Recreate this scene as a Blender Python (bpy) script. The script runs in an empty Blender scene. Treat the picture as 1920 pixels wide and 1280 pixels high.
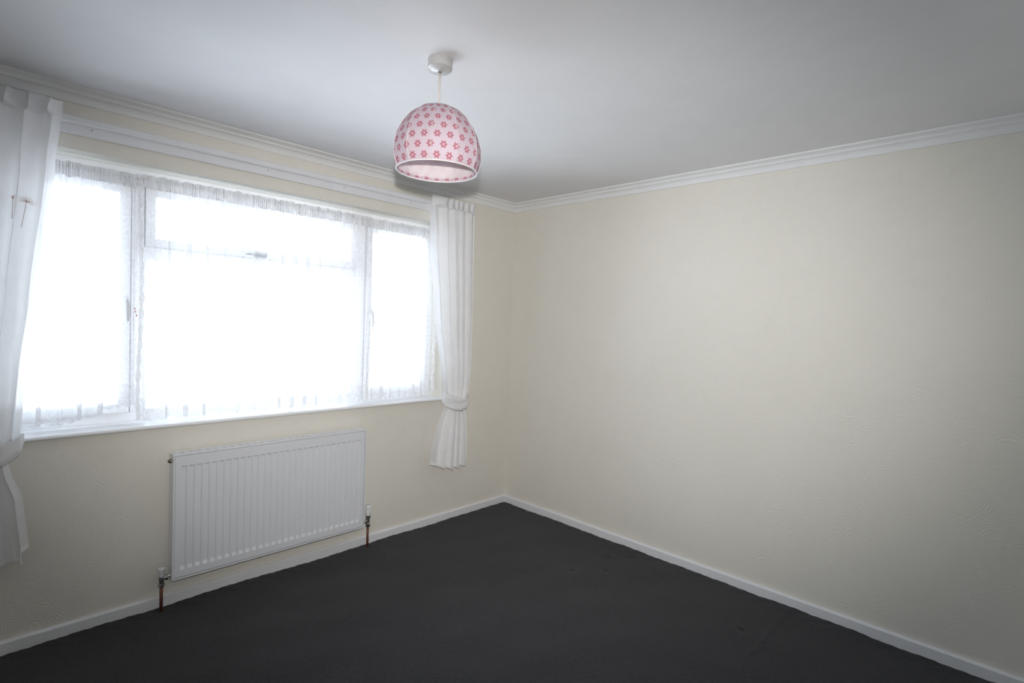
import bpy, bmesh, math, random
import numpy as np
from mathutils import Vector, Matrix, noise
random.seed(7)
PI = math.pi
SC = bpy.context.scene
COL = SC.collection

# ------------------------------------------------------------------ camera
CAM = Vector((-3.093, -3.016, 1.465))
yaw, pitch, roll = math.radians(45.903), math.radians(-2.1026), math.radians(2.1265)
fw = Vector((math.sin(yaw)*math.cos(pitch), math.cos(yaw)*math.cos(pitch), math.sin(pitch)))
rt = Vector((math.cos(yaw), -math.sin(yaw), 0)); up = rt.cross(fw)
rt2 = math.cos(roll)*rt + math.sin(roll)*up
up2 = -math.sin(roll)*rt + math.cos(roll)*up
cd = bpy.data.cameras.new('camera'); cam = bpy.data.objects.new('camera', cd); COL.objects.link(cam)
cd.sensor_width = 36.0; cd.lens = 998.55/1920*36.0; cd.clip_start = 0.02
M = Matrix((rt2, up2, -fw)).transposed().to_4x4(); M.translation = CAM
cam.matrix_world = M
SC.camera = cam

# ------------------------------------------------------------------ light and exposure
SKY = 7.7
FLASH_W = 212.0
w = bpy.data.worlds.new('sky'); SC.world = w; w.use_nodes = True
nt = w.node_tree; nt.nodes.clear()
wo = nt.nodes.new('ShaderNodeOutputWorld'); bg = nt.nodes.new('ShaderNodeBackground')
tc = nt.nodes.new('ShaderNodeTexCoord'); sx = nt.nodes.new('ShaderNodeSeparateXYZ')
cr = nt.nodes.new('ShaderNodeValToRGB'); mr = nt.nodes.new('ShaderNodeMapRange')
nt.links.new(tc.outputs['Generated'], sx.inputs[0]); nt.links.new(sx.outputs['Z'], mr.inputs['Value'])
mr.inputs['From Min'].default_value = -1; mr.inputs['From Max'].default_value = 1
nt.links.new(mr.outputs[0], cr.inputs[0])
e = cr.color_ramp.elements
e[0].position = 0.0; e[0].color = (1.42, 1.49, 1.66, 1)      # pale ground under the overcast horizon
e[1].position = 1.0; e[1].color = (0.66, 0.79, 0.96, 1)
n1 = cr.color_ramp.elements.new(0.46); n1.color = (1.42, 1.49, 1.66, 1)
n2 = cr.color_ramp.elements.new(0.52); n2.color = (0.80, 0.88, 0.98, 1)
nt.links.new(cr.outputs[0], bg.inputs[0]); bg.inputs[1].default_value = SKY
nt.links.new(bg.outputs[0], wo.inputs[0])

def area_portal(name, cx, cz, sx_, sz_, y):
    l = bpy.data.lights.new(name, 'AREA'); l.shape = 'RECTANGLE'; l.size = sx_; l.size_y = sz_
    l.cycles.is_portal = True
    o = bpy.data.objects.new(name, l); COL.objects.link(o); o.location = (cx, y, cz)
    o.rotation_euler = (-PI/2, 0, 0)       # -Z of the lamp looks into the room (-Y)
    return o
area_portal('window_daylight', -1.90, 1.52, 2.50, 1.30, 0.30)

# the camera's pop-up flash, just above the lens, with the flash head's own soft-edged beam
fl = bpy.data.lights.new('camera_flash', 'SPOT'); fl.energy = FLASH_W; fl.color = (1.0, 0.985, 0.965)
fl.spot_size = math.radians(80); fl.spot_blend = 1.0; fl.shadow_soft_size = 0.02
flo = bpy.data.objects.new('camera_flash', fl); COL.objects.link(flo)
Mf = Matrix((rt2, up2, -fw)).transposed().to_4x4(); Mf.translation = CAM + up2*0.14 + fw*0.02
flo.matrix_world = Mf @ Matrix.Rotation(math.radians(-2.0), 4, 'X') @ Matrix.Diagonal((1.42, 0.96, 1.0, 1.0))     # a flash head throws a beam wider than it is tall

SC.view_settings.view_transform = 'Standard'; SC.view_settings.look = 'None'
SC.view_settings.gamma = 1.0; SC.view_settings.use_curve_mapping = False
SC.view_settings.exposure = 0.0
SC.cycles.max_bounces = 14; SC.cycles.diffuse_bounces = 7; SC.cycles.transparent_max_bounces = 24
SC.cycles.glossy_bounces = 3; SC.cycles.transmission_bounces = 8
SC.cycles.caustics_reflective = False; SC.cycles.caustics_refractive = False
SC.cycles.sample_clamp_indirect = 6.0

# ------------------------------------------------------------------ node helpers
class NB:
    def __init__(s, name):
        s.m = bpy.data.materials.new(name); s.m.use_nodes = True; s.t = s.m.node_tree; s.t.nodes.clear()
        s.out = s.t.nodes.new('ShaderNodeOutputMaterial')
    def n(s, kind, **kw):
        o = s.t.nodes.new(kind)
        for k, v in kw.items():
            if hasattr(o, k): setattr(o, k, v)
            else: o.inputs[k].default_value = v
        return o
    def l(s, a, b): s.t.links.new(a, b)
    def put(s, sock, v):
        if hasattr(v, 'links'): s.l(v, sock)
        else: sock.default_value = v
    def math(s, op, a, b=0.0, c=0.0):
        o = s.t.nodes.new('ShaderNodeMath'); o.operation = op
        s.put(o.inputs[0], a); s.put(o.inputs[1], b); s.put(o.inputs[2], c)
        return o.outputs[0]
    def mix(s, f, a, b):
        o = s.t.nodes.new('ShaderNodeMix'); o.data_type = 'RGBA'
        s.put(o.inputs[0], f); s.put(o.inputs[6], a); s.put(o.inputs[7], b)
        return o.outputs[2]
    def noise(s, scale, detail=3.0, rough=0.55, vec=None):
        o = s.n('ShaderNodeTexNoise'); o.inputs['Scale'].default_value = scale
        o.inputs['Detail'].default_value = detail; o.inputs['Roughness'].default_value = rough
        if vec is None: vec = s.n('ShaderNodeTexCoord').outputs['Object']
        s.l(vec, o.inputs['Vector'])
        return o.outputs['Fac']
    def bump(s, h, strength, dist=0.01, normal=None):
        o = s.n('ShaderNodeBump'); o.inputs['Strength'].default_value = strength
        o.inputs['Distance'].default_value = dist; s.l(h, o.inputs['Height'])
        if normal is not None: s.l(normal, o.inputs['Normal'])
        return o.outputs[0]
    def ramp(s, f, a, b):
        o = s.n('ShaderNodeMapRange'); s.put(o.inputs['Value'], f)
        o.inputs['From Min'].default_value = a; o.inputs['From Max'].default_value = b
        return o.outputs[0]
    def principled(s, col, rough=0.5, metal=0.0, spec=0.5, normal=None, coat=0.0):
        o = s.n('ShaderNodeBsdfPrincipled')
        s.put(o.inputs['Base Color'], col); s.put(o.inputs['Roughness'], rough)
        o.inputs['Metallic'].default_value = metal; o.inputs['Specular IOR Level'].default_value = spec
        o.inputs['Coat Weight'].default_value = coat
        if normal is not None: s.l(normal, o.inputs['Normal'])
        s.l(o.outputs[0], s.out.inputs[0]); return o

def c4(r, g, b): return (r, g, b, 1.0)

def mat_wallpaper(name, axis):
    b = NB(name)
    tcn = b.n('ShaderNodeTexCoord').outputs['Object']
    # combed plaster swirls of the embossed paper: concentric arcs round scattered centres
    nz = b.n('ShaderNodeTexNoise'); nz.inputs['Scale'].default_value = 9.0; b.l(tcn, nz.inputs['Vector'])
    nz.inputs['Detail'].default_value = 2.0
    va = b.n('ShaderNodeVectorMath', operation='MULTIPLY_ADD'); b.l(nz.outputs['Color'], va.inputs[0])
    va.inputs[1].default_value = (0.07, 0.07, 0.07); b.l(tcn, va.inputs[2])
    mp = b.n('ShaderNodeVectorMath', operation='MULTIPLY'); b.l(va.outputs[0], mp.inputs[0])
    mp.inputs[1].default_value = (1, 0.0, 1) if axis == 'x' else (0.0, 1, 1)
    vo = b.n('ShaderNodeTexVoronoi'); vo.feature = 'F1'; vo.inputs['Scale'].default_value = 7.5
    b.l(mp.outputs[0], vo.inputs['Vector'])
    rings = b.math('SINE', b.math('MULTIPLY', vo.outputs['Distance'], 92.0))
    patch = b.math('MULTIPLY', b.ramp(b.noise(16.0, 2.0, 0.5, tcn), 0.42, 0.62), b.ramp(b.noise(3.2, 2.0, 0.5, tcn), 0.34, 0.62))
    fine = b.noise(60.0, 4.0, 0.6, tcn)
    h = b.math('ADD', b.math('MULTIPLY', rings, patch), b.math('MULTIPLY', fine, 2.2))
    nrm = b.bump(h, 0.36, 0.0013)
    big = b.ramp(b.noise(1.3, 4.0, 0.6, tcn), 0.3, 0.75)
    col = b.mix(big, c4(0.79, 0.76, 0.695), c4(0.755, 0.725, 0.66))
    sm = b.ramp(b.noise(7.0, 5.0, 0.65, tcn), 0.25, 0.8)
    col = b.mix(b.math('MULTIPLY', sm, 0.35), col, c4(0.745, 0.713, 0.645))
    b.principled(col, 0.62, spec=0.28, normal=nrm)
    return b.m

def mat_plain(name, col, rough=0.5, spec=0.5, metal=0.0, bscale=None, bstr=0.1, vary=0.04, coat=0.0, bdist=0.002):
    b = NB(name)
    nz = b.ramp(b.noise(6.0, 4.0, 0.6), 0.3, 0.7)
    dark = c4(*[v*(1-vary*1.6) for v in col])
    cc = b.mix(nz, c4(*col), dark)
    rr = b.math('MULTIPLY_ADD', b.noise(25.0, 3.0), 0.12, rough-0.06)
    nrm = b.bump(b.noise(bscale, 4.0), bstr, bdist) if bscale else None
    b.principled(cc, rr, metal, spec, nrm, coat)
    return b.m

def mat_cloth(name, col, transl=0.5, transp=0.1, weave=900.0, rough_noise=0.05, flat_transp=None):
    b = NB(name)
    tcn = b.n('ShaderNodeTexCoord').outputs['Object']
    nrm = b.bump(b.noise(160.0, 2.0, 0.6, tcn), 0.12, 0.001)
    cc = b.mix(b.ramp(b.noise(12.0, 3.0, 0.6, tcn), 0.3, 0.7), c4(*col), c4(*[v*0.96 for v in col]))
    d = b.n('ShaderNodeBsdfDiffuse'); t = b.n('ShaderNodeBsdfTranslucent')
    b.l(cc, d.inputs[0]); b.l(cc, t.inputs[0]); b.l(nrm, d.inputs['Normal']); b.l(nrm, t.inputs['Normal'])
    m1 = b.n('ShaderNodeMixShader'); m1.inputs[0].default_value = transl
    b.l(d.outputs[0], m1.inputs[1]); b.l(t.outputs[0], m1.inputs[2])
    tr = b.n('ShaderNodeBsdfTransparent'); m2 = b.n('ShaderNodeMixShader')
    m2.inputs[0].default_value = transp
    b.l(m1.outputs[0], m2.inputs[1]); b.l(tr.outputs[0], m2.inputs[2])
    b.l(m2.outputs[0], b.out.inputs[0])
    return b.m

def mat_lace(name, openness, swirl):
    """net: a fine open mesh; with swirl a denser pattern of scrolls is woven in"""
    b = NB(name)
    tcn = b.n('ShaderNodeTexCoord').outputs['Object']
    v = b.noise(70.0, 2.0, 0.5, tcn)
    dens = b.ramp(v, 0.35, 0.65)
    if swirl:
        nz = b.n('ShaderNodeTexNoise'); nz.inputs['Scale'].default_value = 14.0; b.l(tcn, nz.inputs['Vector'])
        va = b.n('ShaderNodeVectorMath', operation='MULTIPLY_ADD'); b.l(nz.outputs['Color'], va.inputs[0])
        va.inputs[1].default_value = (0.05, 0.05, 0.05); b.l(tcn, va.inputs[2])
        vo = b.n('ShaderNodeTexVoronoi'); vo.inputs['Scale'].default_value = 20.0; b.l(va.outputs[0], vo.inputs['Vector'])
        sw = b.ramp(b.math('SINE', b.math('MULTIPLY', vo.outputs['Distance'], 24.0)), 0.0, 0.35)
        dens = b.math('MAXIMUM', dens, sw)
    tr_f = b.math('SUBTRACT', openness + (0.08 if swirl else 0.02), b.math('MULTIPLY', dens, 0.16 if swirl else 0.05))
    d = b.n('ShaderNodeBsdfDiffuse'); t = b.n('ShaderNodeBsdfTranslucent')
    d.inputs[0].default_value = c4(0.96, 0.96, 0.98); t.inputs[0].default_value = c4(0.96, 0.97, 0.99)
    m1 = b.n('ShaderNodeMixShader'); m1.inputs[0].default_value = 0.13
    b.l(d.outputs[0], m1.inputs[1]); b.l(t.outputs[0], m1.inputs[2])
    tr = b.n('ShaderNodeBsdfTransparent'); m2 = b.n('ShaderNodeMixShader')
    b.l(tr_f, m2.inputs[0]); b.l(m1.outputs[0], m2.inputs[1]); b.l(tr.outputs[0], m2.inputs[2])
    b.l(m2.outputs[0], b.out.inputs[0])
    return b.m

def mat_glass(name):
    b = NB(name)
    g = b.n('ShaderNodeBsdfGlossy'); g.inputs['Roughness'].default_value = 0.02
    tr = b.n('ShaderNodeBsdfTransparent'); tr.inputs[0].default_value = c4(0.93, 0.96, 0.96)
    fr = b.n('ShaderNodeFresnel'); fr.inputs[0].default_value = 1.25
    m2 = b.n('ShaderNodeMixShader'); b.l(fr.outputs[0], m2.inputs[0])
    b.l(tr.outputs[0], m2.inputs[1]); b.l(g.outputs[0], m2.inputs[2]); b.l(m2.outputs[0], b.out.inputs[0])
    return b.m

def mat_carpet():
    b = NB('charcoal_carpet')
    tcn = b.n('ShaderNodeTexCoord').outputs['Object']
    pile = b.noise(420.0, 3.0, 0.7, tcn); tuft = b.noise(120.0, 3.0, 0.6, tcn); worn = b.ramp(b.noise(2.3, 5.0, 0.62, tcn), 0.32, 0.72)
    worn2 = b.ramp(b.noise(0.9, 3.0, 0.5, tcn), 0.35, 0.65)
    base = b.mix(worn, c4(0.0150, 0.0145, 0.0165), c4(0.0245, 0.0235, 0.0265))
    base = b.mix(b.math('MULTIPLY', worn2, 0.45), base, c4(0.040, 0.037, 0.036))
    col = b.mix(b.ramp(pile, 0.36, 0.72), base, c4(0.058, 0.056, 0.062))
    col = b.mix(b.math('MULTIPLY', b.ramp(tuft, 0.42, 0.62), 0.6), col, c4(0.016, 0.0155, 0.0175))
    h = b.math('ADD', pile, b.math('MULTIPLY', tuft, 1.3))
    o = b.principled(col, 0.95, spec=0.12, normal=b.bump(h, 0.6, 0.004))
    o.inputs['Sheen Weight'].default_value = 0.12; o.inputs['Sheen Roughness'].default_value = 0.5
    return b.m

def mat_flower_fabric():
    """pale pink cotton printed with staggered rows of six-petalled flowers (UV in repeats)"""
    b = NB('flower_print_fabric')
    uv = b.n('ShaderNodeUVMap').outputs[0]
    sp = b.n('ShaderNodeSeparateXYZ'); b.l(uv, sp.inputs[0])
    PU, PV = 0.0455, 0.070
    masks = []; hearts = []
    for off in (0.0, 0.5):
        fx = b.math('SUBTRACT', b.math('FRACT', b.math('ADD', sp.outputs[0], off)), 0.5)
        fy = b.math('SUBTRACT', b.math('FRACT', b.math('ADD', sp.outputs[1], off)), 0.5)
        dx = b.math('MULTIPLY', fx, PU); dy = b.math('MULTIPLY', fy, PV)
        r = b.math('SQRT', b.math('ADD', b.math('MULTIPLY', dx, dx), b.math('MULTIPLY', dy, dy)))
        th = b.math('ARCTAN2', dy, dx)
        pet = b.math('ABSOLUTE', b.math('COSINE', b.math('MULTIPLY', th, 3.0)))
        R = b.math('MULTIPLY_ADD', b.math('POWER', pet, 0.6), 0.0088, 0.0045)
        masks.append(b.ramp(b.math('SUBTRACT', R, r), -0.0006, 0.0008))
        hearts.append(b.ramp(b.math('SUBTRACT', 0.0030, r), -0.0005, 0.0006))
    m = b.math('MAXIMUM', masks[0], masks[1]); hmask = b.math('MAXIMUM', hearts[0], hearts[1])
    m = b.math('MULTIPLY', m, 0.92)
    base = c4(0.73, 0.625, 0.69)
    col = b.mix(m, base, c4(0.54, 0.18, 0.24)); col = b.mix(hmask, col, c4(0.86, 0.74, 0.78))
    tcn = b.n('ShaderNodeTexCoord').outputs['Object']
    nrm = b.bump(b.noise(90.0, 3.0, 0.6, tcn), 0.15, 0.001)
    d = b.n('ShaderNodeBsdfDiffuse'); t = b.n('ShaderNodeBsdfTranslucent')
    b.l(col, d.inputs[0]); b.l(col, t.inputs[0]); b.l(nrm, d.inputs['Normal'])
    m1 = b.n('ShaderNodeMixShader'); m1.inputs[0].default_value = 0.40
    b.l(d.outputs[0], m1.inputs[1]); b.l(t.outputs[0], m1.inputs[2]); b.l(m1.outputs[0], b.out.inputs[0])
    return b.m

MAT = dict(
    wall_x=mat_wallpaper('cream_embossed_wallpaper', 'x'), wall_y=mat_wallpaper('cream_embossed_wallpaper_side', 'y'),
    ceiling=mat_plain('ceiling_emulsion', (0.80, 0.795, 0.81), 0.8, 0.2, bscale=55.0, bstr=0.10, vary=0.02),
    coving=mat_plain('white_coving_paint', (0.84, 0.84, 0.845), 0.5, 0.4, bscale=30.0, bstr=0.05, vary=0.03),
    gloss=mat_plain('white_gloss_paint', (0.80, 0.80, 0.825), 0.22, 0.5, bscale=40.0, bstr=0.10, vary=0.03),
    sill=mat_plain('white_sill_gloss', (0.90, 0.90, 0.91), 0.25, 0.5, vary=0.02),
    reveal=mat_plain('reveal_paint', (0.78, 0.755, 0.68), 0.6, 0.3, bscale=50.0, bstr=0.08, vary=0.02),
    upvc=mat_plain('white_window_frame', (0.90, 0.90, 0.915), 0.3, 0.5, vary=0.015),
    rail=mat_plain('white_rail_plastic', (0.80, 0.80, 0.82), 0.35, 0.5, vary=0.03),
    radiator=mat_plain('radiator_enamel', (0.76, 0.77, 0.80), 0.30, 0.5, vary=0.02),
    gasket=mat_plain('dark_rubber', (0.03, 0.03, 0.035), 0.6, 0.3),
    glass=mat_glass('window_glass'),
    chrome=mat_plain('aged_chrome', (0.50, 0.50, 0.50), 0.26, 0.5, metal=1.0, vary=0.15),
    copper=mat_plain('copper_pipe', (0.20, 0.075, 0.050), 0.45, 0.5, metal=0.4, vary=0.18, bscale=30.0),
    brass=mat_plain('dull_brass', (0.34, 0.30, 0.22), 0.4, 0.5, metal=1.0, vary=0.15),
    cap=mat_plain('white_valve_plastic', (0.80, 0.80, 0.83), 0.35, 0.5),
    mark=mat_plain('dark_marking', (0.05, 0.05, 0.06), 0.5, 0.3),
    carpet=mat_carpet(),
    curtain=mat_cloth('white_voile', (0.92, 0.915, 0.925), 0.13, 0.012),
    edge=mat_cloth('white_voile_unlined', (0.92, 0.915, 0.925), 0.40, 0.06),
    tie=mat_cloth('white_voile_double', (0.93, 0.925, 0.935), 0.25, 0.0),
    net=mat_lace('net_mesh', 0.62, False), lace=mat_lace('lace_band', 0.40, True),
    heading=mat_lace('net_heading_tape', 0.30, False),
    print_brown=mat_plain('brown_print', (0.56, 0.40, 0.33), 0.8, 0.1),
    print_red=mat_plain('red_print', (0.60, 0.16, 0.14), 0.8, 0.1),
    plastic=mat_plain('ivory_rose_plastic', (0.52, 0.51, 0.50), 0.28, 0.5),
    cord=mat_plain('ivory_flex', (0.68, 0.62, 0.56), 0.5, 0.3),
    flower=mat_flower_fabric(),
    lining=mat_cloth('shade_lining', (0.88, 0.84, 0.83), 0.40, 0.0),
    ring=mat_plain('white_ring_wire', (0.84, 0.83, 0.82), 0.35, 0.5),
)

# ------------------------------------------------------------------ mesh helpers
def link(name, bm, mat, parent=None, smooth=False, mats=None):
    me = bpy.data.meshes.new(name); bmesh.ops.recalc_face_normals(bm, faces=bm.faces) if smooth != 'keep' else None
    bm.to_mesh(me); bm.free()
    for m in (mats or [mat]): me.materials.append(m)
    if smooth:
        for p in me.polygons: p.use_smooth = True
    o = bpy.data.objects.new(name, me); COL.objects.link(o)
    if parent is not None:
        o.parent = parent
        if parent.type == 'EMPTY': o.matrix_parent_inverse = Matrix.Translation(-Vector(parent.location))
    return o
def smooth_by_angle(o, ang=35):
    o.data.polygons.foreach_set('use_smooth', [True]*len(o.data.polygons))
    o.data.set_sharp_from_angle(angle=math.radians(ang))
def thing(name, label, cat, loc, group=None, kind=None):
    o = bpy.data.objects.new(name, None); COL.objects.link(o); o.location = loc; o.empty_display_size = 0.1
    if kind: o['kind'] = kind
    if label: o['label'] = label
    if cat: o['category'] = cat
    if group: o['group'] = group
    return o
def struct(o, label=None):
    o['kind'] = 'structure'
    if label: o['label'] = label
    return o
def bx(bm, x0, x1, y0, y1, z0, z1, bev=0.0, seg=2):
    t = bmesh.new(); bmesh.ops.create_cube(t, size=1.0)
    for v in t.verts:
        v.co = Vector(((x0+x1)/2 + v.co.x*(x1-x0), (y0+y1)/2 + v.co.y*(y1-y0), (z0+z1)/2 + v.co.z*(z1-z0)))
    if bev > 0: bmesh.ops.bevel(t, geom=list(t.edges), offset=bev, segments=seg, affect='EDGES', profile=0.5)
    me = bpy.data.meshes.new('t'); t.to_mesh(me); t.free(); bm.from_mesh(me); bpy.data.meshes.remove(me)
    return bm
def lathe(bm, prof, c=(0, 0, 0), seg=32, axis='z', closed=False):
    rings = []
    for r, h in prof:
        ring = []
        for i in range(seg):
            a = 2*PI*i/seg
            p = (r*math.cos(a), r*math.sin(a), h)
            if axis == 'x': p = (h, r*math.cos(a), r*math.sin(a))
            if axis == 'y': p = (r*math.cos(a), h, r*math.sin(a))
            ring.append(bm.verts.new(Vector(c)+Vector(p)))
        rings.append(ring)
    for a, b_ in zip(rings, rings[1:]):
        for i in range(seg): bm.faces.new((a[i], a[(i+1) % seg], b_[(i+1) % seg], b_[i]))
    if not closed:
        for ring in (rings[0], rings[-1]):
            try: bm.faces.new(ring)
            except ValueError: pass
    return bm
def tube(bm, pts, r, seg=10):
    pts = [Vector(p) for p in pts]; rings = []
    for i, p in enumerate(pts):
        d = (pts[min(i+1, len(pts)-1)] - pts[max(i-1, 0)]).normalized()
        a = d.cross(Vector((0.13, 0.2, 1)) if abs(d.z) < 0.9 else Vector((1, 0.1, 0))).normalized(); c = d.cross(a)
        rr = r[i] if isinstance(r, (list, tuple)) else r
        rings.append([bm.verts.new(p + (a*math.cos(2*PI*k/seg)+c*math.sin(2*PI*k/seg))*rr) for k in range(seg)])
    for a, b_ in zip(rings, rings[1:]):
        for i in range(seg): bm.faces.new((a[i], a[(i+1) % seg], b_[(i+1) % seg], b_[i]))
    bm.faces.new(rings[0]); bm.faces.new(rings[-1])
    return bm
def grid_mesh(bm, fn, nu, nv, uvfn=None):
    V = [[bm.verts.new(fn(i/nu, j/nv)) for i in range(nu+1)] for j in range(nv+1)]
    lay = bm.loops.layers.uv.new('UVMap') if uvfn else None
    for j in range(nv):
        for i in range(nu):
            f = bm.faces.new((V[j][i], V[j][i+1], V[j+1][i+1], V[j+1][i]))
            if lay:
                for lp, (a, b_) in zip(f.loops, ((i, j), (i+1, j), (i+1, j+1), (i, j+1))):
                    lp[lay].uv = uvfn(a/nu, b_/nv)
    return bm
def lerp_tab(tab, z):
    """piecewise-smooth table of (z, values...) sorted by descending z"""
    if z >= tab[0][0]: return tab[0][1:]
    if z <= tab[-1][0]: return tab[-1][1:]
    for a, b_ in zip(tab, tab[1:]):
        if a[0] >= z >= b_[0]:
            t = (a[0]-z)/(a[0]-b_[0]); t = t*t*(3-2*t)*0.5 + t*0.5
            return tuple(p+(q-p)*t for p, q in zip(a[1:], b_[1:]))

# ------------------------------------------------------------------ room shell
XL, YB, H = -3.80, -3.62, 2.40
OX0, OX1, OZ0, OZ1, DEPTH = -3.11, -0.69, 0.885, 2.142, 0.30

def carpet_floor():
    x = np.arange(XL, 0.0001, 0.0125); y = np.arange(YB, 0.0001, 0.0125)
    nx, ny = len(x), len(y)
    X, Y = np.meshgrid(x, y)
    Z = np.zeros_like(X)
    rng = np.random.default_rng(3)
    for k in range(26):                       # slightly uneven lay of the pile
        a = rng.uniform(0, 2*PI); f = rng.uniform(4, 26); ph = rng.uniform(0, 2*PI)
        Z += np.sin((X*math.cos(a)+Y*math.sin(a))*f+ph)*0.0021/f**0.5
    for dx, dy in ((-.253, -1.181), (-.142, -1.278), (-.42, -1.274), (-.573, -1.139), (-.435, -2.08), (-.06, -.26), (-.12, -1.12)):
        Z -= 0.010*np.exp(-((X-dx)**2+(Y-dy)**2)/(2*0.009**2))   # furniture dents
    def ridge(p, q, w, h):
        p, q = np.array(p), np.array(q); d = q-p; L = np.hypot(*d); d = d/L
        t = (X-p[0])*d[0]+(Y-p[1])*d[1]; s = -(X-p[0])*d[1]+(Y-p[1])*d[0]
        return h*np.exp(-s**2/(2*w**2))/(1+np.exp(-(t)/0.01))/(1+np.exp((t-L)/0.01))
    Z += ridge((-.05, -2.177), (-.60, -2.190), 0.007, 0.0065)
    Z += ridge((-.10, -1.10), (-.62, -1.22), 0.012, 0.0028)
    edge = np.minimum(-X, -Y)
    Z += np.where(edge < 0.10, 0.0011*np.sin(X*61+Y*47)+0.0010*np.sin(X*153-Y*119), 0)
    co = np.stack([X, Y, Z], -1).reshape(-1, 3)
    i = np.arange(nx*ny).reshape(ny, nx)
    f = np.stack([i[:-1, :-1], i[:-1, 1:], i[1:, 1:], i[1:, :-1]], -1).reshape(-1, 4)
    me = bpy.data.meshes.new('floor'); me.from_pydata(co.tolist(), [], f.tolist()); me.update()
    me.polygons.foreach_set('use_smooth', [True]*len(me.polygons))
    me.materials.append(MAT['carpet'])
    o = bpy.data.objects.new('floor', me); COL.objects.link(o)
    struct(o, 'dark charcoal carpet with faint dents and a ridge near the right wall')
carpet_floor()

bm = bmesh.new(); bx(bm, XL-.1, .1, YB-.1, .30, H, H+.1)
struct(link('ceiling', bm, MAT['ceiling']), 'plain white painted ceiling')
# window wall in four blocks round the opening
bm = bmesh.new()
bx(bm, XL-.1, OX0, 0, DEPTH, -.02, H); bx(bm, OX1, .1, 0, DEPTH, -.02, H)
bx(bm, OX0, OX1, 0, DEPTH, OZ1, H); bx(bm, OX0, OX1, 0, DEPTH, -.02, OZ0)
bmesh.ops.remove_doubles(bm, verts=bm.verts, dist=1e-5)
wl = link('wall_left', bm, MAT['wall_x'], mats=[MAT['wall_x'], MAT['reveal']])
for p in wl.data.polygons:                    # head and jambs of the reveal are painted smooth
    c = p.center
    if 0.01 < c.y < DEPTH-.01 and OX0-.01 < c.x < OX1+.01 and OZ0-.01 < c.z < OZ1+.01: p.material_index = 1
struct(wl, 'window wall in cream embossed wallpaper')
bm = bmesh.new(); bx(bm, 0, .1, YB-.1, 0, -.02, H)
struct(link('wall_right', bm, MAT['wall_y']), 'long bare wall in cream embossed wallpaper')
bm = bmesh.new(); bx(bm, XL-.1, XL, YB-.1, 0, -.02, H); struct(link('wall_side', bm, MAT['wall_y']))
bm = bmesh.new(); bx(bm, XL, 0, YB-.1, YB, -.02, H); struct(link('wall_back', bm, MAT['wall_x']))

def extrude_profile(name, prof, runs, mat, mats=None):
    """prof: (distance from wall, z); runs: list of (corner points on the wall line, inward normals) as a mitred strip"""
    bm = bmesh.new(); rows = []
    for (px, py, mx, my) in runs:             # wall-line point and mitre direction
        rows.append([bm.verts.new((px+mx*d, py+my*d, z)) for d, z in prof])
    for a, b_ in zip(rows, rows[1:]):
        for i in range(len(prof)-1): bm.faces.new((a[i], a[i+1], b_[i+1], b_[i]))
    for r_ in (rows[0], rows[-1]):
        try: bm.faces.new(r_)
        except ValueError: pass
    o = link(name, bm, mat); smooth_by_angle(o, 28)
    return o
cov = [(0.0, H), (0.0, H-.058), (.003, H-.0605), (.007, H-.059), (.009, H-.055), (.011, H-.047), (.015, H-.039), (.021, H-.0325), (.030, H-.028), (.037, H-.0265),
       (.0375, H-.020), (.041, H-.0165), (.048, H-.0135), (.056, H-.0115), (.061, H-.0105), (.0655, H-.008), (.066, H)]
def wob(n): return [i/n for i in range(n+1)]
o = extrude_profile('trim_1', cov, [(XL, 0, 1, -1), (0, 0, -1, -1)], MAT['coving']); struct(o, 'white coving above the window wall')
o = extrude_profile('trim_2', cov, [(0, 0, -1, -1), (0, YB, -1, 1)], MAT['coving']); struct(o, 'white coving above the right wall')
o = extrude_profile('trim_3', cov, [(0, YB, -1, 1), (XL, YB, 1, 1)], MAT['coving']); struct(o)
o = extrude_profile('trim_4', cov, [(XL, YB, 1, 1), (XL, 0, 1, -1)], MAT['coving']); struct(o)
sk = [(0, -.02), (0, .054), (.004, .0545), (.010, .053), (.0145, .050), (.0175, .046), (.018, .040), (.018, -.02)]
o = extrude_profile('baseboard_left', sk, [(XL, 0, 1, -1), (0, 0, -1, -1)], MAT['gloss']); struct(o, 'white gloss skirting under the window wall')
o = extrude_profile('baseboard_right', sk, [(0, 0, -1, -1), (0, YB, -1, 1)], MAT['gloss']); struct(o, 'white gloss skirting along the right wall')
o = extrude_profile('baseboard_back', sk, [(0, YB, -1, 1), (XL, YB, 1, 1)], MAT['gloss']); struct(o)
o = extrude_profile('baseboard_side', sk, [(XL, YB, 1, 1), (XL, 0, 1, -1)], MAT['gloss']); struct(o)

# ------------------------------------------------------------------ window
win = thing('window_1', 'wide white three-light window with a top-hung fanlight', None, (-1.9, .15, OZ0), kind='structure')
FY0, FY1 = .145, .215                       # frame depth in the reveal
GX1, GX2 = -2.522, -2.466                   # left mullion
HX1, HX2 = -1.316, -1.242                   # right mullion
TZ0, TZ1 = 1.716, 1.770                     # transom
IN0, IN1, IB, IT = -3.056, -.742, .950, 2.058
bm = bmesh.new()
bx(bm, OX0, IN0, FY0, FY1, .905, OZ1, .003); bx(bm, IN1, OX1, FY0, FY1, .905, OZ1, .003)
bx(bm, IN0-.003, IN1+.003, FY0+.0005, FY1, IT, OZ1, .003); bx(bm, IN0-.003, IN1+.003, FY0+.0005, FY1, .905, IB, .003)
link('outer_frame', bm, MAT['upvc'], win)
for a, b_ in ((GX1, GX2), (HX1, HX2)):
    bm = bmesh.new(); bx(bm, a+.002, b_-.002, FY0+.001, FY1, IB-.002, IT+.002, .003)
    bx(bm, a+.014, b_-.014, FY0-.004, FY0+.004, IB, IT, .002)
    link('mullion', bm, MAT['upvc'], win)
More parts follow.
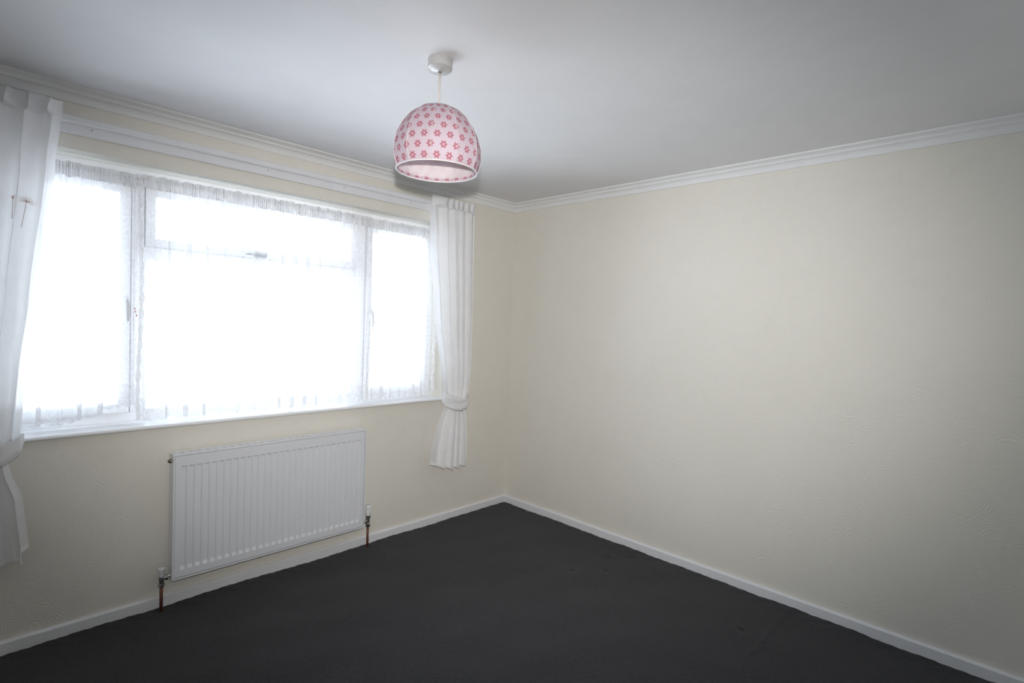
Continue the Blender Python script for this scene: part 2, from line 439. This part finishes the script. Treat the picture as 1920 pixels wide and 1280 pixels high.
bm = bmesh.new(); bx(bm, GX2-.004, HX1+.004, FY0+.001, FY1, TZ0, TZ1, .003); link('transom', bm, MAT['upvc'], win)
def frame_rect(bm, x0, x1, z0, z1, wd, y0, y1, bev=.004):
    bx(bm, x0, x0+wd, y0, y1, z0, z1, bev); bx(bm, x1-wd, x1, y0, y1, z0, z1, bev)
    bx(bm, x0+wd-.004, x1-wd+.004, y0+.0004, y1, z0, z0+wd, bev); bx(bm, x0+wd-.004, x1-wd+.004, y0+.0004, y1, z1-wd, z1, bev)
def pane(parent, x0, x1, z0, z1, y=.185):
    bm = bmesh.new(); bx(bm, x0, x1, y, y+.006, z0, z1); link('glass_pane', bm, MAT['glass'], parent)
def sash(x0, x1, z0, z1, wd=.046):
    g = .004
    bm = bmesh.new(); frame_rect(bm, x0+.001, x1-g, z0+.001, z1-.001, wd, .128, .200, .005)
    s = link('sash', bm, MAT['upvc'], win)
    bm = bmesh.new(); frame_rect(bm, x0-.001, x1+.001, z0-.001, z1+.001, .006, .150, .160, 0); link('gasket', bm, MAT['gasket'], s)
    pane(s, x0+wd-.004, x1-wd+.004, z0+wd-.004, z1-wd+.004)
    return s
ls = sash(IN0, GX1, IB, IT); rs = sash(HX2, IN1, IB, IT, .040); fs = sash(GX2, HX1, TZ1, IT, .042)
# fixed light: a slim bead and its glass
bm = bmesh.new(); frame_rect(bm, GX2-.001, HX1+.001, IB-.001, TZ0+.001, .012, .150, .200, .002); fb = link('glazing_bead', bm, MAT['upvc'], win)
pane(fb, GX2+.008, HX1-.008, IB+.008, TZ0-.008)
def handle(parent, x, z0, z1):
    bm = bmesh.new(); bx(bm, x-.013, x+.013, .118, .129, z1-.055, z1, .004)
    tube(bm, [(x, .119, z1-.018), (x, .098, z1-.020), (x+.002, .090, z1-.035), (x+.004, .088, z0+.03), (x+.005, .094, z0)], [.008, .008, .009, .008, .006], 10)
    o = link('handle', bm, MAT['cap'], parent, True)
handle(ls, -2.546, 1.40, 1.525); handle(rs, -1.216, 1.395, 1.525)
bm = bmesh.new(); bx(bm, -1.955, -1.885, .119, .129, 1.776, 1.802, .004)
tube(bm, [(-1.905, .120, 1.789), (-1.905, .100, 1.789), (-1.925, .092, 1.789), (-2.01, .092, 1.786)], [.008, .008, .008, .005], 10)
bx(bm, -1.912, -1.896, .090, .100, 1.784, 1.795, .002)
link('handle', bm, MAT['chrome'], fs, True)
# sill board with a rounded nose, standing on the wall
bm = bmesh.new(); ys = [.150, -.018]
prof = [(.150, .905), (-.020, .905), (-.026, .9035), (-.0295, .900), (-.031, .895), (-.0295, .890), (-.026, .887), (-.020, .8855), (.150, .8855)]
ra = [bm.verts.new((OX0-.045, y, z)) for y, z in prof]; rb = [bm.verts.new((OX1+.045, y, z)) for y, z in prof]
for i in range(len(prof)): bm.faces.new((ra[i], ra[(i+1) % len(prof)], rb[(i+1) % len(prof)], rb[i]))
bm.faces.new(ra); bm.faces.new(rb)
o = link('window_sill', bm, MAT['sill'], win); smooth_by_angle(o, 40)

# ------------------------------------------------------------------ net curtains
def net_curtain(label, x0, x1, z_top, hem, folds, seed, group, y=.078, print_red=False):
    rnd = random.Random(seed); L = x1-x0
    t = thing('net_curtain', label, 'net curtain', ((x0+x1)/2, y, z_top), group)
    ph = [rnd.uniform(0, 2*PI) for _ in range(6)]; wv = [rnd.uniform(.6, 1.5) for _ in range(6)]
    def pos(u, z):
        k = min(1.0, max(0.0, (z_top-z)/.10))
        drop = (z_top-z)
        w1 = 2*PI*folds*u + 1.6*math.sin(2*PI*wv[0]*u+ph[0]) + .25*math.sin(3*drop+ph[1])
        ax = .030*(.35+.65*k)*(.55+.45*math.sin(2*PI*wv[1]*2*u+ph[2]))
        ay = .009*(.3+.7*k)
        x = x0+L*u + ax*math.sin(w1)*min(1, u*8, (1-u)*8)
        yy = y + ay*math.cos(w1) + .003*math.sin(2*PI*folds*2.7*u+ph[3]+drop*2)
        return Vector((x, yy, z))
    nu = int(folds*26)
    def zb(u): return hem(x0+L*u)
    HB = .105                                 # lace border above the hem
    bm = bmesh.new()
    grid_mesh(bm, lambda u, v: pos(u, (z_top-.040) + (zb(u)+HB-(z_top-.040))*v), nu, 40)
    link('net_panel', bm, MAT['net'], t, True)
    bm = bmesh.new()
    grid_mesh(bm, lambda u, v: pos(u, zb(u)+HB*(1-v) + (0 if v < 1 else .006*math.sin(u*L*2*PI/.035))), nu, 8)
    link('lace_hem', bm, MAT['lace'], t, True)
    # tightly gathered heading round the stretch wire
    nf = int(L/.011)
    def head(u, v):
        a = 2*PI*nf*u; j = noise.noise(Vector((u*L*38, seed, v*3)))
        z = z_top+.014 + j*.010 - .064*v
        s = (.0045+.0025*noise.noise(Vector((u*L*20, 3, seed))))*(1 if v < .8 else .8)
        return Vector((x0+L*u+.003*math.sin(a*1.7), y-.003 + s*math.sin(a+j*2), z))
    bm = bmesh.new(); grid_mesh(bm, head, nf*5, 4); link('gathered_heading', bm, MAT['heading'], t, True)
    bm = bmesh.new(); tube(bm, [(x0-.004, y, z_top-.006), (x1+.004, y, z_top-.006)], .0022, 8); link('stretch_wire', bm, MAT['ring'], t, True)
    # scalloped lace edges down both sides
    for sx_, xe in ((1, x0), (-1, x1)):
        def edge(u, v):
            z = z_top-.03 + (hem(xe)-z_top+.03)*v
            wid = .016+.005*math.sin(v*95)+.004*noise.noise(Vector((v*30, seed, 1)))
            sway = .006*math.sin(v*7+seed)
            return Vector((xe + sx_*wid*(u-.35) + sway, y-.006-.003*math.sin(v*40), z))
        bm = bmesh.new(); grid_mesh(bm, edge, 3, 150); link('lace_edge', bm, MAT['lace'], t, True)
    return t
NG = 'net curtains across the window'
def hem_left(x):
    t = max(0.0, min(1.0, (x+2.80)/.26)); return .930 + .066*t*t*(3-2*t) + .004*math.sin(x*50)
nl = net_curtain('white lace net over the left opening light, its hem lifted to one side', -3.095, -2.500, 2.088, hem_left, 9, 3, NG)
net_curtain('widest white net hung over the middle light and fanlight', -2.505, -1.262, 2.088, lambda x: .922+.004*math.sin(x*37), 16, 11, NG, y=.050)
net_curtain('white net over the right opening light beside the tied curtain', -1.268, -.705, 2.088, lambda x: .916+.03*max(0, (x+.80)/.1)+.003*math.sin(x*43), 8, 5, NG)
bm = bmesh.new()                              # a few red woven dots low on the left net edge
for (zx, zz) in ((-2.520, 1.462), (-2.517, 1.447), (-2.513, 1.430)):
    bx(bm, zx-.002, zx+.002, .0615, .063, zz-.004, zz+.004)
link('red_motif', bm, MAT['print_red'], nl)

# ------------------------------------------------------------------ curtain rail
RX0, RX1 = -3.33, -.475
rail = thing('curtain_rail', 'white curtain rail on a painted batten above the window', 'curtain rail', (-1.9, 0, 2.24))
bm = bmesh.new(); bx(bm, RX0, RX1, -.022, 0.0, 2.205, 2.268, .004); link('batten', bm, MAT['gloss'], rail)
bm = bmesh.new()
prof = [(-.022, 2.246), (-.046, 2.246), (-.050, 2.249), (-.050, 2.271), (-.046, 2.275), (-.028, 2.276), (-.022, 2.272)]
ra = [bm.verts.new((RX0+.02, y, z)) for y, z in prof]; rb = [bm.verts.new((RX1-.02, y, z)) for y, z in prof]
for i in range(len(prof)): bm.faces.new((ra[i], ra[(i+1) % len(prof)], rb[(i+1) % len(prof)], rb[i]))
bm.faces.new(ra); bm.faces.new(rb); link('track', bm, MAT['rail'], rail)
for x in (-2.70, -1.945, -1.50, -1.02):
    bm = bmesh.new(); lathe(bm, [(.0032, 0), (.0032, -.001), (.002, -.0016)], (x, -.022, 2.234), 10, 'y'); link('screw', bm, MAT['brass'], rail)

# ------------------------------------------------------------------ curtains
def curtain_surface(tab, folds, y0, seed, mirror=False):
    rnd = random.Random(seed); ph = rnd.uniform(0, 6.28); ph2 = rnd.uniform(0, 6.28)
    def pos(u, z):
        xl, xr, amp, yo = lerp_tab(tab, z)
        w = 2*PI*folds*u + .9*math.sin(2*PI*u*1.3+ph) + .12*math.sin(z*4+ph2)
        W = xr-xl
        env = min(1, u*10, (1-u)*10)
        x = xl + W*u + .027*W/.4*amp/.022*math.sin(w+.6)*env*.55
        y = y0 + yo + amp*math.cos(w) + .18*amp*math.cos(2.3*w+ph2) + .002*noise.noise(Vector((u*9, z*3, seed)))
        return Vector((x, y, z))
    return pos
def build_curtain(label, tab, folds, y0, seed, hem, ztop, tie, hook, flat_side):
    t = thing('curtain', label, 'curtain', ((tab[0][1]+tab[0][2])/2, y0, ztop), 'white tied-back curtains')
    pos = curtain_surface(tab, folds, y0, seed)
    zt = ztop-.075
    bm = bmesh.new(); nu = folds*30
    grid_mesh(bm, lambda u, v: pos(u, zt+(hem(u)+.018-zt)*v), nu, 150)
    dr = link('drape', bm, None, t, True, mats=[MAT['curtain'], MAT['edge']])   # the lining stops short of the leading edge
    for k_, p_ in enumerate(dr.data.polygons):
        uu = (k_ % nu)/nu
        if (uu < .13 if flat_side == 'l' else uu > .90): p_.material_index = 1
    bm = bmesh.new()                           # turned and stitched hem, a little proud
    def hm(u, v):
        p = pos(u, hem(u)+.020*(1-v)); p.y -= .0025+.002*math.sin(v*PI); return p
    grid_mesh(bm, hm, nu, 4); link('hem', bm, MAT['tie'], t, True)
    # pencil-pleated heading
    rnd = random.Random(seed+1)
    npl = folds+1
    jit = [rnd.uniform(-.35, .35) for _ in range(npl+2)]
    def head(u, v):
        z = ztop - (ztop-zt)*v
        x_l, x_r = tab[0][1], tab[0][2]
        W = x_r-x_l
        fu = u
        fl = .30 if flat_side == 'l' else 0.0
        if u < fl:
            p = Vector((x_l+W*u, y0-.012-.004*math.sin(u/fl*PI), z))
        else:
            s = (u-fl)/(1-fl); k = s*npl; j = jit[int(k)]
            a = 2*PI*k + j*1.5
            env = min(1, s*12+.2)
            amp = (.026 if v < .85 else .018)*env*(1+.3*j)
            x = x_l+W*u + .019*math.sin(a+.7+v*.9)*env*min(1, (1-u)*14) + .006*j*(1-2*v)
            p = Vector((x, y0 + amp*math.cos(a), z + (.010*noise.noise(Vector((k*1.3, seed, 0))) + .006*math.cos(a))*(1-v)))
        if v > .75:
            q = pos(u, p.z); f = (v-.75)/.25; p = p.lerp(q, f)
        p.y += .006*math.sin(v*PI)*(1 if u > fl else .2)   # drawn in at the gathering tape
        return p
    bm = bmesh.new(); grid_mesh(bm, head, nu, 14); link('pleated_heading', bm, MAT['curtain'], t, True)
    # hooks over the rail
    for i in range(6):
        u = .08+.84*i/5; x = tab[0][1]+(tab[0][2]-tab[0][1])*u
        if x < RX0+.02 or x > RX1-.02: continue
        bm = bmesh.new(); tube(bm, [(x, y0+.020, ztop-.050), (x, -.057, ztop-.040), (x, -.0535, ztop-.030), (x, -.0535, ztop-.022)], .0015, 6)
        link('curtain_hook', bm, MAT['cap'], t)
    # tie-back: a wide band that dips round the drape and rises to a wall hook
    bm = bmesh.new()
    pts = tie
    def band(u, v):
        k = u*(len(pts)-1); i = min(int(k), len(pts)-2); f = k-i; f = f*f*(3-2*f)
        a, b_ = pts[i], pts[i+1]
        x, y, zc, hw = [a[j]+(b_[j]-a[j])*f for j in range(4)]
        z = zc+hw*(1-2*v)
        y = y - .006*math.sin(v*PI) + .0035*math.sin(v*9+u*7)*math.sin(u*PI) + .002*noise.noise(Vector((u*6, v*4, seed)))
        return Vector((x, y, z))
    grid_mesh(bm, band, 60, 14); tb = link('tieback', bm, MAT['tie'], t, True)
    md = tb.modifiers.new('thick', 'SOLIDIFY'); md.thickness = .003; md.offset = 0
    hx, hz = hook
    bm = bmesh.new(); lathe(bm, [(.010, 0.0), (.010, -.003), (.003, -.005)], (hx, 0, hz), 14, 'y')
    tube(bm, [(hx, -.003, hz), (hx, -.030, hz), (hx, -.040, hz+.004), (hx, -.043, hz+.012)], .0028, 8)
    link('wall_hook', bm, MAT['cap'], t, True)
    return t, pos

# right curtain
tabR = [(2.30, -.906, -.497, .010, 0), (2.20, -.902, -.500, .016, 0), (2.0, -.886, -.490, .024, 0), (1.46, -.830, -.482, .022, 0),
        (1.10, -.765, -.486, .016, 0), (.96, -.738, -.500, .011, .004), (.89, -.728, -.520, .010, .006), (.83, -.728, -.538, .012, .006),
        (.78, -.760, -.520, .016, 0), (.70, -.792, -.507, .020, 0), (.55, -.825, -.497, .023, 0), (.38, -.842, -.490, .026, 0)]
def hemR(u): return .452-.055*min(1, u*2.2)+ (.006 if u > .82 else 0) + .004*math.sin(u*19)
tieR = [(-.700, -.052, .925, .020), (-.745, -.075, .920, .034), (-.742, -.112, .905, .050), (-.690, -.130, .880, .050), (-.620, -.134, .862, .046),
        (-.560, -.126, .868, .042), (-.520, -.100, .892, .036), (-.492, -.062, .925, .026), (-.478, -.040, .945, .018)]
cR, posR = build_curtain('white curtain hanging right of the window, near the room corner', tabR, 5, -.094, 21, hemR, 2.300, tieR, (-.478, .938), 'l')
# left curtain, its outer half beyond the picture edge
tabL = [(2.31, -3.250, -2.800, .010, 0), (2.20, -3.245, -2.812, .016, 0), (2.06, -3.245, -2.826, .023, 0), (1.49, -3.250, -2.882, .022, 0),
        (1.18, -3.255, -2.912, .018, 0), (.98, -3.260, -2.926, .014, .002), (.90, -3.265, -2.932, .012, .006), (.83, -3.270, -2.968, .012, .006),
        (.78, -3.275, -2.958, .016, 0), (.665, -3.290, -2.922, .022, 0), (.45, -3.310, -2.902, .025, 0), (.36, -3.315, -2.898, .027, 0)]
def hemL(u):
    return .372 if u < .80 else (.400 if u < .925 else .452)
tieL = [(-3.285, -.040, .945, .018), (-3.262, -.070, .925, .026), (-3.225, -.110, .890, .036), (-3.15, -.138, .860, .040), (-3.06, -.142, .850, .042),
        (-2.985, -.138, .862, .044), (-2.935, -.118, .890, .036), (-2.920, -.080, .915, .020), (-2.955, -.052, .915, .012)]
cL, posL = build_curtain('white curtain at the left end of the window with a brown seed-head print', tabL, 6, -.094, 33, hemL, 2.312, tieL, (-3.285, .938), 'r')
# seed heads printed on the left curtain (follow the cloth, half a millimetre proud)
def on_curtain(pos, x, z):
    best = None
    for i in range(400):
        p = pos(i/400, z)
        if abs(p.x-x) < .004 and (best is None or p.y < best): best = p.y
    return best if best is not None else -.11
def strip(bm, a, b_, w, pos):
    n = 6; d = Vector((b_[0]-a[0], 0, b_[1]-a[1])); s = Vector((-d.z, 0, d.x)).normalized()*w/2
    rows = []
    for i in range(n+1):
        x = a[0]+(b_[0]-a[0])*i/n; z = a[1]+(b_[1]-a[1])*i/n; y = on_curtain(pos, x, z)-.0012
        rows.append((bm.verts.new((x-s.x, y, z-s.z)), bm.verts.new((x+s.x, y, z+s.z))))
    for p, q in zip(rows, rows[1:]): bm.faces.new((p[0], q[0], q[1], p[1]))
bm = bmesh.new(); rr = random.Random(4)
for (hx, hz, tx, tz, n, R, a0, a1) in ((-2.955, 1.886, -2.958, 1.800, 8, .018, 60, 120), (-2.914, 1.878, -2.930, 1.772, 22, .036, -40, 200)):
    strip(bm, (hx, hz), (tx, tz), .0018, posL); strip(bm, (hx-.003, hz), (hx+.003, hz), .006, posL)
    for k in range(n):
        a = math.radians(a0+(a1-a0)*k/max(1, n-1)+rr.uniform(-6, 6)); R2 = R*rr.uniform(.6, 1)
        strip(bm, (hx, hz), (hx+R2*math.cos(a), hz+R2*.7*math.sin(a)), .0007, posL)
link('seed_head_print', bm, MAT['print_brown'], cL)

# ------------------------------------------------------------------ radiator
rad = thing('radiator', 'white ribbed panel radiator below the window', 'radiator', (-1.87, -.03, .147))
AX0, AX1, AZ0, AZ1, AY0, AY1 = -2.390, -1.348, .147, .765, -.100, -.030
def flute_panel():
    """one pressed sheet: flat margins and 29 recessed flutes with sloping ends and sides"""
    n = 29; m0 = AX0+.026; m1 = AX1-.026; pitch = (m1-m0-.010)/n
    xs = [AX0+.012, m0]
    fl = []
    for i in range(n):
        a = m0+.008+pitch*i
        xs += [a, a+.0012, a+pitch*.60, a+pitch*.60+.006]; fl.append(len(xs)-4)
    xs += [m1+.004, AX1-.012]
    zs = [AZ0+.012, AZ0+.046, AZ0+.062, AZ1-.066, AZ1-.059, AZ1-.012]
    bm = bmesh.new(); D = .0085
    V = [[None]*len(xs) for _ in zs]
    for j, z in enumerate(zs):
        for i, x in enumerate(xs):
            y = AY0+.0005
            if j in (2, 3):
                for s in fl:
                    if i in (s+1, s+2): y += D
            V[j][i] = bm.verts.new((x, y, z))
    for j in range(len(zs)-1):
        for i in range(len(xs)-1): bm.faces.new((V[j][i], V[j][i+1], V[j+1][i+1], V[j+1][i]))
    # return edge of the sheet: rolled back all round
    border = [V[0][i] for i in range(len(xs))] + [V[j][-1] for j in range(1, len(zs))] + \
             [V[-1][i] for i in range(len(xs)-2, -1, -1)] + [V[j][0] for j in range(len(zs)-2, 0, -1)]
    cx, cz = (AX0+AX1)/2, (AZ0+AZ1)/2
    def out(v, d, dy):
        x = v.co.x + (d if v.co.x > cx else -d)*(1 if v in (V[0][0], V[0][-1], V[-1][0], V[-1][-1]) or v.co.x in (xs[0], xs[-1]) or abs(v.co.x-xs[0]) < 1e-5 or abs(v.co.x-xs[-1]) < 1e-5 else 0)
        z = v.co.z + (d if v.co.z > cz else -d)*(1 if abs(v.co.z-zs[0]) < 1e-5 or abs(v.co.z-zs[-1]) < 1e-5 else 0)
        return bm.verts.new((x, v.co.y+dy, z))
    r1 = [out(v, .003, .0035) for v in border]; r2 = [out(v, .003, .018) for v in border]
    N = len(border)
    for A, B in ((border, r1), (r1, r2)):
        for i in range(N): bm.faces.new((A[i], A[(i+1) % N], B[(i+1) % N], B[i]))
    return bm
o = link('front_panel', flute_panel(), MAT['radiator'], rad)
bm = bmesh.new(); bx(bm, AX0+.010, AX1-.010, AY1+.004, AY1+.016, AZ0+.010, AZ1-.012, .003); link('rear_panel', bm, MAT['radiator'], rad)
for x0, x1 in ((AX0, AX0+.0075), (AX1-.0075, AX1)):
    bm = bmesh.new(); bx(bm, x0, x1, AY0-.002, AY1, AZ0+.002, AZ1, .0015); link('side_panel', bm, MAT['radiator'], rad)
bm = bmesh.new(); bx(bm, AX0+.007, AX1-.007, AY0-.001, AY0+.014, AZ0, AZ0+.0065, .002); link('bottom_lip', bm, MAT['radiator'], rad)
bm = bmesh.new(); bx(bm, AX0+.007, AX1-.007, AY0-.001, AY0+.010, AZ1-.0075, AZ1+.001, .002); bx(bm, AX0+.007, AX1-.007, AY1-.010, AY1, AZ1-.006, AZ1+.001, .002)
nb = 27; st = (AX1-AX0-.016)/nb
for i in range(nb):
    x = AX0+.008+st*i
    bx(bm, x+.002, x+st-.002, AY0+.0105, AY1-.0105, AZ1-.005, AZ1-.0015)
link('top_grille', bm, MAT['radiator'], rad)
bm = bmesh.new()                               # convector fins between the sheets
for i in range(60):
    x = AX0+.02+(AX1-AX0-.04)*i/59; bx(bm, x, x+.001, AY0+.02, AY1, AZ0+.05, AZ1-.05)
o = link('convector_fins', bm, MAT['radiator'], rad); o['kind'] = 'stuff'
for x in (-2.22, -1.52):
    bm = bmesh.new(); bx(bm, x-.012, x+.012, AY1+.012, -.0015, AZ0+.06, AZ1-.06, .002); link('wall_bracket', bm, MAT['radiator'], rad)
bm = bmesh.new(); lathe(bm, [(.011, 0), (.011, -.008), (.008, -.010), (.006, -.015), (.0, -.015)], (AX0+.002, -.062, .730), 16, 'x'); link('bleed_plug', bm, MAT['brass'], rad, True)
bm = bmesh.new(); lathe(bm, [(.010, 0), (.010, .004), (.007, .006), (.0, .006)], (AX1-.002, -.062, .730), 16, 'x'); link('blanking_plug', bm, MAT['cap'], rad, True)

def nut(bm, c, r, h, axis='z'): lathe(bm, [(r*.85, -h/2), (r, -h/2+.001), (r, h/2-.001), (r*.85, h/2)], c, 6, axis)
# left lockshield valve with its tail and pipe
VX, VY = -2.424, -.062
v = thing('radiator_valve', 'lockshield valve with plain white cap left of the radiator, on a copper pipe', 'valve', (VX, VY, 0), 'radiator valves')
bm = bmesh.new(); lathe(bm, [(.0095, .168), (.011, .172), (.0125, .200), (.0150, .205), (.0150, .211), (.013, .213), (0.0, .213)], (VX, VY, 0), 24)
link('valve_cap', bm, MAT['cap'], v, True)
bm = bmesh.new(); lathe(bm, [(.010, .128), (.0115, .132), (.0115, .150), (.013, .155), (.0115, .168), (.009, .172)], (VX, VY, 0), 20)
tube(bm, [(VX, VY, .158), (VX+.012, VY, .160), (VX+.036, VY, .166)], [.009, .0085, .008], 14)
nut(bm, (VX+.021, VY, .162), .013, .011, 'x'); nut(bm, (VX, VY, .128), .015, .012)
link('valve_body', bm, MAT['chrome'], v)
bm = bmesh.new(); tube(bm, [(VX, VY, -.004), (VX, VY, .06), (VX, VY, .126)], .0076, 16); link('copper_pipe', bm, MAT['copper'], v, True)
# right thermostatic valve
VX, VY = -1.300, -.062
v = thing('thermostatic_valve', 'thermostatic valve with tall white head right of the radiator, on a copper pipe', 'valve', (VX, VY, 0), 'radiator valves')
bm = bmesh.new(); lathe(bm, [(.012, .200), (.0165, .205), (.0186, .213), (.0190, .224), (.0190, .262), (.0175, .267), (0.0, .268)], (VX, VY, 0), 28)
link('thermostatic_head', bm, MAT['cap'], v, True)
d = (CAM-Vector((VX, VY, .25))); d.z = 0; d.normalize(); sd = Vector((-d.y, d.x, 0))
for du, z0, z1, hw in ((-.002, .243, .259, .0009), (.0075, .217, .2205, .0010), (-.0115, .217, .2205, .0010)):
    c = Vector((VX, VY, 0)) + sd*du + d*(math.sqrt(max(0, .0192**2-du*du))-.0004 if z0 > .23 else math.sqrt(max(0, .0186**2-du*du))-.0012)
    bm = bmesh.new()
    for s in (0,):
        p = [c-sd*hw+d*.0006, c+sd*hw+d*.0006]
        vs = [bm.verts.new((p[0].x, p[0].y, z0)), bm.verts.new((p[1].x, p[1].y, z0)), bm.verts.new((p[1].x, p[1].y, z1)), bm.verts.new((p[0].x, p[0].y, z1))]
        bm.faces.new(vs)
    link('setting_mark', bm, MAT['mark'], v)
bm = bmesh.new(); lathe(bm, [(.010, .186), (.0145, .188), (.0145, .199), (.011, .201)], (VX, VY, 0), 24); link('knurled_ring', bm, MAT['chrome'], v)
bm = bmesh.new(); lathe(bm, [(.009, .135), (.0115, .140), (.0115, .152), (.0095, .160), (.0115, .172), (.010, .187)], (VX, VY, 0), 20)
tube(bm, [(VX, VY, .170), (VX-.012, VY, .170), (VX-.050, VY, .170)], [.009, .0085, .008], 14)
nut(bm, (VX-.022, VY, .170), .0135, .012, 'x'); nut(bm, (VX, VY, .140), .0145, .014)
link('valve_body', bm, MAT['chrome'], v)
bm = bmesh.new(); tube(bm, [(VX, VY, -.004), (VX, VY, .06), (VX, VY, .134)], .0076, 16); link('copper_pipe', bm, MAT['copper'], v, True)

# ------------------------------------------------------------------ pendant light
PX, PY = -1.893, -1.441
pen = thing('pendant_light', 'ceiling pendant with a domed pink flower-print fabric shade', 'lamp', (PX, PY, H))
bm = bmesh.new()
lathe(bm, [(0.0, H), (.0445, H), (.0450, H-.003), (.0440, H-.0285), (.0432, H-.0315), (.0412, H-.0335), (.034, H-.0355), (.008, H-.0405), (.006, H-.043), (0.0, H-.043)], (PX, PY, 0), 64)
o = link('ceiling_rose', bm, MAT['plastic'], pen); smooth_by_angle(o, 30)
bm = bmesh.new(); lathe(bm, [(.0058, H-.0435), (.0058, H-.047), (.004, H-.048)], (PX, PY, 0), 14); link('cord_grip', bm, MAT['brass'], pen)
bm = bmesh.new(); tube(bm, [(PX, PY, H-.040), (PX, PY, 2.30), (PX+.001, PY, 2.20)], .0034, 12); link('cord', bm, MAT['cord'], pen, True)
bm = bmesh.new(); lathe(bm, [(.006, 2.222), (.014, 2.218), (.016, 2.200), (.020, 2.196), (.020, 2.180), (.014, 2.176), (.014, 2.150), (.011, 2.148)], (PX, PY, 0), 24); link('lamp_holder', bm, MAT['plastic'], pen, True)
SH = [(2.234, .020), (2.231, .036), (2.224, .056), (2.214, .076), (2.198, .098), (2.178, .116), (2.154, .1325), (2.125, .1465), (2.095, .1555), (2.070, .159), (2.045, .1580), (2.022, .1530), (2.001, .1455)]
# finer, evenly spaced profile
def prof_at(t):
    k = t*(len(SH)-1); i = min(int(k), len(SH)-2); f = k-i
    p0, p1, p2, p3 = SH[max(i-1, 0)], SH[i], SH[i+1], SH[min(i+2, len(SH)-1)]
    return tuple(.5*((2*p1[j])+(-p0[j]+p2[j])*f+(2*p0[j]-5*p1[j]+4*p2[j]-p3[j])*f*f+(-p0[j]+3*p1[j]-3*p2[j]+p3[j])*f**3) for j in range(2))
NS = 64
arc = [0.0]; pr = [prof_at(i/NS) for i in range(NS+1)]
for a, b_ in zip(pr, pr[1:]): arc.append(arc[-1]+math.hypot(b_[0]-a[0], b_[1]-a[1]))
NP = 11
view_ang = math.atan2(CAM.y-PY, CAM.x-PX)      # seams lie where the photograph shows them from here
A0 = view_ang - math.radians(7.5)
def shade_pt(a, t, off=0.0):
    z, r = prof_at(t)
    k = ((a-A0)/(2*PI/NP)) % 1.0
    sag = 1 - (.030*math.sin(PI*k)**1.0)*(1-.4*t)       # cloth pulls flat between the wires
    wr = .0022*math.sin(a*41+2)*max(0, 1-t*4.5)*1.6 + .0011*noise.noise(Vector((a*4, t*7, 1)))
    r2 = r*sag + wr + off
    return Vector((PX+r2*math.cos(a), PY+r2*math.sin(a), z + (.002*math.sin(a*33) if t < .04 else 0)))
bm = bmesh.new(); NU = 132
def lin(u, v): return shade_pt(2*PI*u+A0, v, -.0022)
grid_mesh(bm, lin, NU, 40); bmesh.ops.remove_doubles(bm, verts=bm.verts, dist=1e-5)
shade = link('lampshade', bm, MAT['lining'], pen, True)
for k in range(NP):
    a0 = A0+2*PI*k/NP; a1 = A0+2*PI*(k+1)/NP
    bm = bmesh.new()
    grid_mesh(bm, lambda u, v: shade_pt(a0+(a1-a0)*(.004+.992*u), v), 14, NS,
              lambda u, v: (22*(k+u)/NP + .1, arc[int(round(v*NS))]/.070 + .42))
    link('fabric_panel', bm, MAT['flower'], shade, True)
    bm = bmesh.new(); tube(bm, [shade_pt(a0+1e-5, i/24, .0006) for i in range(1, 25)], .0011, 6); link('seam_wire', bm, MAT['lining'], shade, True)
def ring(name, r, z, rad_, mat, parent, n=72, wob_=0.0):
    bm = bmesh.new(); R = []
    for i in range(n):
        a = 2*PI*i/n; c = Vector((math.cos(a), math.sin(a), 0)); rr_ = r+wob_*math.sin(a*19)
        R.append([bm.verts.new(Vector((PX, PY, z+wob_*math.cos(a*23))) + c*(rr_+rad_*math.cos(2*PI*j/8)) + Vector((0, 0, rad_*math.sin(2*PI*j/8)))) for j in range(8)])
    for i in range(n):
        for j in range(8): bm.faces.new((R[i][j], R[(i+1) % n][j], R[(i+1) % n][(j+1) % 8], R[i][(j+1) % 8]))
    return link(name, bm, mat, parent, True)
ring('bottom_ring', .1455, 2.0005, .0018, MAT['ring'], shade)
ring('top_ring', .020, 2.232, .0016, MAT['ring'], shade, 32)
for k in range(3):                            # spider arms from the top ring to the holder
    a = k*2*PI/3+.4; bm = bmesh.new(); tube(bm, [(PX+.020*math.cos(a), PY+.020*math.sin(a), 2.232), (PX+.015*math.cos(a), PY+.015*math.sin(a), 2.198)], .0014, 6)
    link('carrier_arm', bm, MAT['ring'], pen)
# pink edge of the cover turned up inside the rim
bm = bmesh.new()
def turn(u, v):
    a = 2*PI*u; h = .012+.006*noise.noise(Vector((math.cos(a)*3, math.sin(a)*3, 2)))
    p = shade_pt(a, 1.0, -.0050-.002*v); p.z = 2.001+h*v
    r = Vector((p.x-PX, p.y-PY, 0)); r *= (1+.035*v); return Vector((PX+r.x, PY+r.y, p.z))
grid_mesh(bm, turn, 132, 3, lambda u, v: (22*u+.3, .3+v*.15)); link('turned_edge', bm, MAT['flower'], shade, True)
